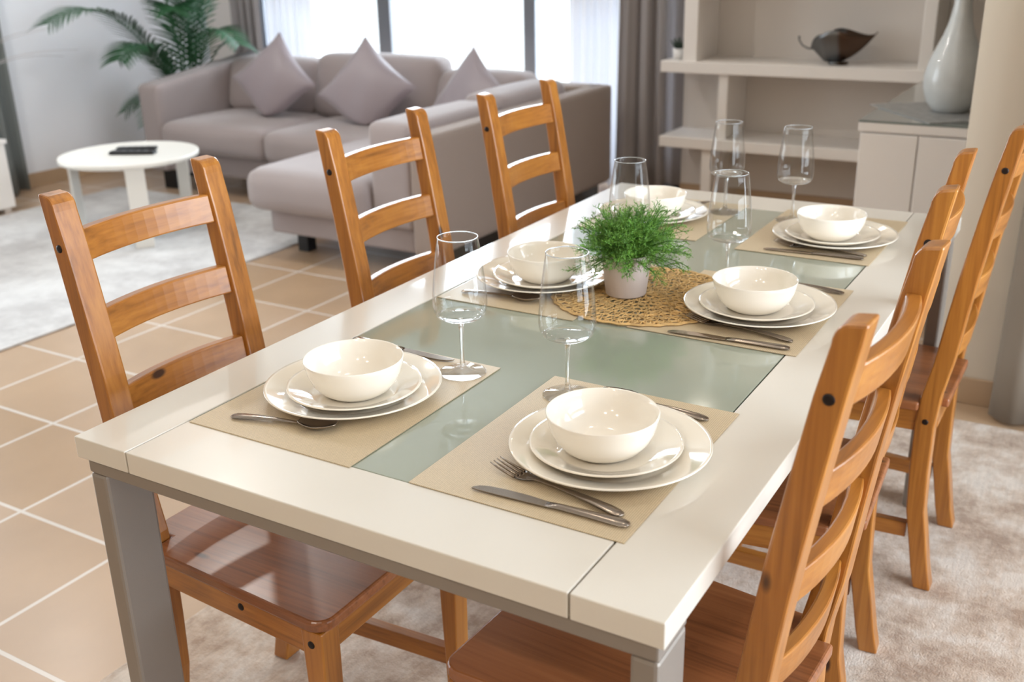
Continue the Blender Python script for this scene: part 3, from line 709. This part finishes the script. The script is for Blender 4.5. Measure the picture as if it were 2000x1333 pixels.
sp('sofa_leg', MB().box(-3.80, -3.60, 3.56, 3.60, 0.09, 0.13), M['black'])
sp('plinth', MB().box(-1.42, -1.33, 2.80, 4.35, 0.0, 0.12), M['black'])
# throw pillows
def pillow(cx, cy, cz, w_, tilt, yaw_, lab, roll_=0.0):
    def f(sgn):
        def g_(u, v):
            a, b = -1+2*u, -1+2*v
            px = a*(1-0.10*(1-a*a)*0-0.085*(1-b*b)*abs(a)**2*0-0.10*abs(a)*(1-b*b)); pz = b*(1-0.10*abs(b)*(1-a*a))
            t_ = 0.075*(max(0, (1-a**2)*(1-b**2)))**0.42
            t_ += 0.006*math.sin(5*a+3*b)*(1-a*a)*(1-b*b)
            return (px*w_/2, sgn*t_, pz*w_/2)
        return g_
    m = MB().grid(f(1), 22, 22).grid(f(-1), 22, 22)
    rot = Matrix.Rotation(yaw_, 4, 'Z') @ Matrix.Rotation(tilt, 4, 'X') @ Matrix.Rotation(R(45)+roll_, 4, 'Y')
    m.v = [tuple(rot @ Vector(p)) for p in m.v]
    zs = 0.457-cz   # the lowest corner is squashed flat on the seat
    m.v = [(x, y, z if z > zs+0.03 else zs+0.03*max(0.0, min(1.0, (z-zs+0.09)/0.12))**2) for x, y, z in m.v]
    o = m.build('throw_pillow', M['pillow'], loc=(cx, cy, cz)); tag(o, lab, 'pillow', 'satin throw pillows on the sofa'); return o
pillow(-3.15, 3.80, 0.645, 0.40, R(-18), R(12), 'satiny taupe pillow balanced on a corner beside the left sofa arm', R(4))
pillow(-2.46, 3.78, 0.625, 0.42, R(-18), R(14), 'satiny taupe pillow standing on its corner, middle of the three', R(-5))
pillow(-1.79, 3.78, 0.600, 0.42, R(-20), R(-14), 'satiny taupe pillow half hidden behind the sofa side panel', R(-12))

# ------------------------------------------------------------------ coffee table and remotes
ct = thing('coffee_table', 'round white metal coffee table on the pale grey rug', 'coffee table', (-3.13, 2.70, 0))
MB().lathe([(0, 0.397), (0.328, 0.397), (0.335, 0.400), (0.337, 0.405), (0.337, 0.418), (0.334, 0.422), (0.330, 0.4205), (0, 0.418)], seg=72).build('table_top', M['white_metal'], ct)
for k, a in enumerate((R(-37), R(85), R(207))):
    c0, s0 = math.cos(a), math.sin(a); m = MB().box(0.298, 0.312, -0.045, 0.045, 0.009, 0.397)
    m.v = [((x)*c0-y*s0, x*s0+y*c0, z) for x, y, z in m.v]; m.build('leg', M['white_metal'], ct, bevel=0.003)
def remote(x, y, a, L_, wd, lab):
    t = thing('remote_control', lab, 'remote', (x, y, 0.4195), a, 'black remotes on the coffee table')
    MB().box(-L_/2, L_/2, -wd/2, wd/2, 0.0, 0.016).build('case', M['remote'], t, bevel=0.005)
    for i in range(5):
        for j in (-1, 0, 1): MB().box(-L_*0.35+i*L_*0.16-0.004, -L_*0.35+i*L_*0.16+0.004, j*0.012-0.003, j*0.012+0.003, 0.015, 0.018).build('button', M['button'], t)
remote(-3.10, 2.70, R(26), 0.23, 0.055, 'black remote control in front on the round coffee table')
remote(-3.17, 2.785, R(32), 0.20, 0.05, 'black remote control lying behind the other one')

# ------------------------------------------------------------------ curtains
def curtain(name, x0, x1, y, z0, z1, folds, amp, mat, label, cat='curtain', group=None, axis='x', flare=0.0, gather=0.0, th=0.004):
    n = folds*12; m = MB()
    def f(u, v):
        z = z0+(z1-z0)*v; fl = (1-v)*flare
        x = x0+(x1-x0)*u+(u-0.5)*2*fl-(gather*(1-abs(2*v-1))*(u-0.5))
        d = amp*math.sin(u*folds*2*math.pi)*(0.7+0.3*(1-v))+amp*0.3*math.sin(u*folds*4.7*math.pi+1)
        return (x, y+d, z) if axis == 'x' else (y+d, x, z)
    m.grid(f, n, 14); o = m.build(name, mat, solid=th); tag(o, label, cat, group); return o
curtain('curtain', -4.26, -3.98, 4.62, 0.02, 2.5, 4, 0.035, M['curtain'], 'grey drape at the left end of the big window above the palm')
curtain('sheer_curtain', -4.02, -3.60, 4.71, 0.02, 2.5, 7, 0.022, M['sheer'], 'white sheer curtain beside the left grey drape', 'curtain', None, th=0.0)
curtain('sheer_curtain', -1.70, -1.36, 4.71, 0.02, 2.5, 6, 0.022, M['sheer'], 'white sheer curtain beside the drape near the shelves', 'curtain', None, th=0.0)
curtain('curtain', -1.30, -1.06, 4.56, 0.05, 2.5, 3, 0.035, M['curtain'], 'brown grey drape falling between the sofa and the shelves', flare=0.03)
curtain('curtain', -1.16, -1.00, 4.745, 0.05, 2.5, 1, 0.02, M['curtain'], 'narrow blue grey drape edge just behind the shelf ends')
# tall drapes: left wall door and right of the partition
curtain('curtain', 2.20, 3.08, -4.55, 0.02, 2.5, 6, 0.045, M['curtain_dark'], 'dark grey green drape on the left wall behind the white unit', axis='y')
cr_ = MB()
def fr_(u, v):
    z = 0.012+2.5*v; x = 0.945+0.03*v+u*0.55
    return (x, 2.36+0.032*math.sin(u*2*math.pi*3.0+2.6)-0.02*u, z)
cr_.grid(fr_, 40, 12); o = cr_.build('curtain', M['curtain_beige'], solid=0.004); tag(o, 'tall taupe drape at the right edge in front of the cream partition', 'curtain')

# ------------------------------------------------------------------ shelving unit
sh = thing('shelving_unit', 'white open shelving unit with thick shelves on the niche wall', 'shelf', (-0.2, 4.5, 0))
def shp(name, a): 
    x0, x1, y0, y1, z0, z1 = a
    return MB().box(x0+0.2, x1+0.2, y0-4.5, y1-4.5, z0, z1).build(name, M['shelf'], sh, bevel=0.003)
YS = 4.37
shp('shelf_board', (-0.987, 0.78, YS, 4.699, 0.722, 0.779)); shp('shelf_board', (-0.985, 0.78, YS, 4.699, 0.337, 0.392))
shp('upright', (-0.68, -0.63, YS+0.03, 4.699, 0.392, 0.722)); shp('upright', (-0.755, -0.70, YS+0.03, 4.699, 0.0, 0.337))
shp('upright', (-0.875, -0.80, YS+0.02, 4.699, 0.779, 2.1)); shp('upright', (0.277, 0.335, YS+0.02, 4.699, 0.779, 2.1))
shp('shelf_board', (-0.875, 0.335, YS+0.02, 4.699, 1.30, 1.35))
# leaf bowl
lb = thing('leaf_bowl', 'dark silver and brown metal leaf-shaped bowl with curled stem on the top shelf', 'bowl', (-0.115, 4.50, 0.7795))
def leaf(u, v):
    a = -1+2*v; x = -0.135+0.31*u
    wd = 0.085*(math.sin(math.pi*min(1, u*1.02+0.001)**0.72))**0.9 if 0 < u < 1 else 0.0
    z = 0.012+0.150*abs(a)**1.5*(wd/0.085)**1.2+0.36*max(0, u-0.40)**1.8+0.30*max(0, 0.22-u)
    return (x, a*wd, z)
MB().grid(leaf, 30, 16).build('leaf_dish', M['bronze'], lb, solid=0.004)
MB().tube([(-0.128, 0, 0.070), (-0.150, 0, 0.070), (-0.178, -0.004, 0.084), (-0.195, -0.006, 0.108), (-0.197, -0.006, 0.128)], [0.005, 0.0045, 0.004, 0.004, 0.006], 8).build('stem', M['bronze'], lb)
MB().lathe([(0, 0.0), (0.045, 0.0), (0.05, 0.012), (0, 0.014)], seg=24).build('base', M['bronze'], lb)
# succulent on the shelf end
sc_ = thing('potted_succulent', 'tiny dark succulent in a white cup at the left end of the top shelf', 'plant', (-0.875-0.055, 4.46, 0.7795))
MB().lathe([(0, 0), (0.024, 0), (0.028, 0.055), (0.025, 0.055), (0.024, 0.048), (0, 0.048)], seg=24).build('pot', M['pot_white'], sc_)
m = MB()
for i in range(12):
    a = i*2.4; e = 0.5+0.9*(i/12); d = Vector((math.cos(a)*math.cos(e), math.sin(a)*math.cos(e), math.sin(e)))
    p = Vector((0, 0, 0.048)); m.tube([p, p+d*0.03, p+d*0.062+Vector((0, 0, 0.006))], [0.005, 0.006, 0.001], 6)
m.build('leaves', M['succulent'], sc_)

# ------------------------------------------------------------------ sideboard
sb = thing('sideboard', 'white gloss sideboard with grey glass top beside the partition', 'sideboard', (0.6, 3.7, 0))
def sbp(name, a, mat, bevel=0.003):
    x0, x1, y0, y1, z0, z1 = a
    return MB().box(x0-0.6, x1-0.6, y0-3.7, y1-3.7, z0, z1).build(name, mat, sb, bevel=bevel)
sbp('carcass', (0.325, 0.95, 3.125, 4.33, 0.04, 0.700), M['cabinet'])
sbp('top_board', (0.318, 0.955, 3.112, 4.34, 0.702, 0.735), M['cabinet'])
sbp('glass_top', (0.318, 0.955, 3.110, 4.34, 0.7355, 0.7430), M['glass_top'], 0.001)
sbp('door', (0.328, 0.528, 3.110, 3.1245, 0.05, 0.696), M['cabinet'])
sbp('door', (0.532, 0.945, 3.110, 3.1245, 0.05, 0.696), M['cabinet'])
sbp('plinth', (0.36, 0.92, 3.16, 4.30, 0.0, 0.04), M['cabinet'], 0)
rn = MB(); hw = 0.235
rn.box(-hw, hw, -hw, hw, 0, 0.003); o = rn.build('table_runner', M['runner'], loc=(0.60, 3.44, 0.7432), rotz=R(38)); tag(o, 'silver grey patterned square cloth under the tall vase', 'cloth')
vs_ = thing('vase', 'tall pale glazed bottle vase with narrow neck on the sideboard', 'vase', (0.578, 3.41, 0.7464))
MB().lathe([(0, 0), (0.055, 0), (0.062, 0.004), (0.088, 0.035), (0.104, 0.085), (0.106, 0.125), (0.096, 0.175), (0.076, 0.225), (0.054, 0.275), (0.039, 0.325), (0.031, 0.375), (0.030, 0.46), (0.036, 0.52), (0.032, 0.52), (0.026, 0.46), (0.026, 0.37), (0.03, 0.33), (0, 0.30)], seg=56).build('body', M['vase'], vs_)
fl = thing('flower_stem', 'mauve flower drooping beside the neck of the tall vase', 'flower', (0.578, 3.41, 1.20))
MB().tube([(0, 0, -0.06), (0.02, 0, 0.08), (0.06, 0, 0.16), (0.11, -0.01, 0.16), (0.115, -0.01, 0.06), (0.088, -0.01, -0.015)], 0.003, 6).build('stem', M['palm_stem'], fl)
m = MB()
for i in range(6):
    a = i*math.pi/3; m.lathe([(0, 0), (0.007, 0.006), (0.008, 0.016), (0.004, 0.026), (0, 0.028)], 0.085+0.012*math.cos(a), -0.01+0.012*math.sin(a), 10)
m.v = [(x, y, z-0.04) for x, y, z in m.v]; m.build('petals', M['mauve'], fl)

# ------------------------------------------------------------------ white unit, twigs on the left
tu = thing('media_unit', 'white low cabinet cut off by the left edge of the photo', 'cabinet', (-4.36, 2.40, 0))
MB().box(-0.10, 0.18, -0.60, 0.33, 0.03, 0.385).build('carcass', M['cabinet'], tu, bevel=0.004)
MB().box(-0.11, 0.19, -0.61, 0.34, 0.385, 0.41).build('top_board', M['cabinet'], tu, bevel=0.003)
for x in (-0.08, 0.12):
    for y in (-0.55, 0.27): MB().box(x, x+0.04, y, y+0.04, 0, 0.03).build('foot', M['cabinet'], tu)
tw = thing('twig_vase', 'dry curling twigs in a slim white vase at the left edge', 'vase', (-4.33, 2.56, 0.4105))
MB().lathe([(0, 0), (0.04, 0), (0.055, 0.08), (0.045, 0.2), (0.03, 0.27), (0.034, 0.29), (0.028, 0.29), (0.025, 0.26), (0, 0.2)], seg=28).build('body', M['pot_white'], tw)
m = MB(); rn_ = random.Random(5)
for k in range(9):
    p = Vector((0, 0, 0.2)); d = Vector((rn_.uniform(-.2, .45), rn_.uniform(-.2, .5), 1)).normalized(); pts = [p.copy()]
    bend = Vector((rn_.uniform(-.12, .2), rn_.uniform(-.1, .2), rn_.uniform(-.16, .0)))
    for i in range(14): d = (d+bend*0.8).normalized(); p = p+d*0.055; pts.append(p.copy())
    m.tube(pts, [0.003-0.00015*i for i in range(len(pts))], 5)
m.build('twigs', M['twig'], tw)

# ------------------------------------------------------------------ palm
pa = thing('potted_palm', 'green feathery palm in the far left corner behind the sofa arm', 'plant', (-4.11, 4.04, 0))
MB().lathe([(0, 0), (0.13, 0), (0.14, 0.01), (0.17, 0.30), (0.16, 0.30), (0.15, 0.27), (0, 0.27)], seg=36).build('pot', M['pot_white'], pa)
rn_ = random.Random(2)
def frond(az, reach, height, droop, nl=26, ll=0.20, base=(0, 0), wdt=0.010):
    t = MB(); P = []; A = Vector((math.cos(az), math.sin(az), 0))
    for i in range(25):
        u = i/24; x = reach*(u**1.35); z = 0.27+height*math.sin(min(1.0, u*1.0)*math.pi/2)-droop*max(0, u-0.55)**1.6*2.2
        P.append(Vector((base[0], base[1], 0))+A*x+Vector((0, 0, z)))
    t.tube(P, [0.008-0.00025*i for i in range(25)], 6)
    Sd = Vector((-A.y, A.x, 0))
    for i in range(nl):
        u = 0.28+0.72*i/(nl-1); f_ = u*24; k = min(23, int(f_)); p = P[k].lerp(P[k+1], f_-k); tg = (P[k+1]-P[k]).normalized()
        L_ = ll*(0.55+0.6*math.sin(math.pi*min(1, (u-0.2)/0.85)))
        for s in (-1, 1):
            d = (Sd*s*0.85+tg*0.65+Vector((0, 0, 0.30))).normalized(); q = p.copy(); nrm = d.cross(tg).normalized(); wv = nrm.cross(d).normalized()
            vs = []
            for j in range(6):
                wj = wdt*(0.5, 1, 1, 0.8, 0.5, 0.05)[j]; vs += [q-wv*wj, q+nrm*wj*0.3, q+wv*wj]
                d = (d+Vector((0, 0, -0.13))+Vector((rn_.uniform(-.03, .03), rn_.uniform(-.03, .03), 0))).normalized(); q = q+d*L_/5
            fs = []
            for j in range(5): a = j*3; fs += [(a, a+1, a+4, a+3), (a+1, a+2, a+5, a+4)]
            t.add(vs, fs, True)
    return t.build('frond', M['palm'], pa)
frond(R(-98), 0.86, 0.88, 0.26, 38, 0.27, wdt=0.0085)
frond(R(-78), 0.62, 0.66, 0.25, 26, 0.22, wdt=0.008)
frond(R(-70), 0.48, 0.36, 0.35, 22, 0.20, wdt=0.008)
frond(R(-25), 0.36, 1.02, 0.10, 30, 0.24, wdt=0.0095)
frond(R(10), 0.36, 0.98, 0.12, 30, 0.22, wdt=0.0095)
frond(R(-5), 0.52, 0.74, 0.30, 24, 0.16)
frond(R(40), 0.42, 0.62, 0.20, 22, 0.16)
frond(R(-120), 0.20, 1.20, 0.0, 24, 0.17)
frond(R(-92), 0.50, 0.62, 0.20, 24, 0.20, wdt=0.0085)
frond(R(-50), 0.30, 0.85, 0.15, 26, 0.20, wdt=0.009)
frond(R(-110), 0.42, 0.30, 0.22, 20, 0.18, wdt=0.0085)
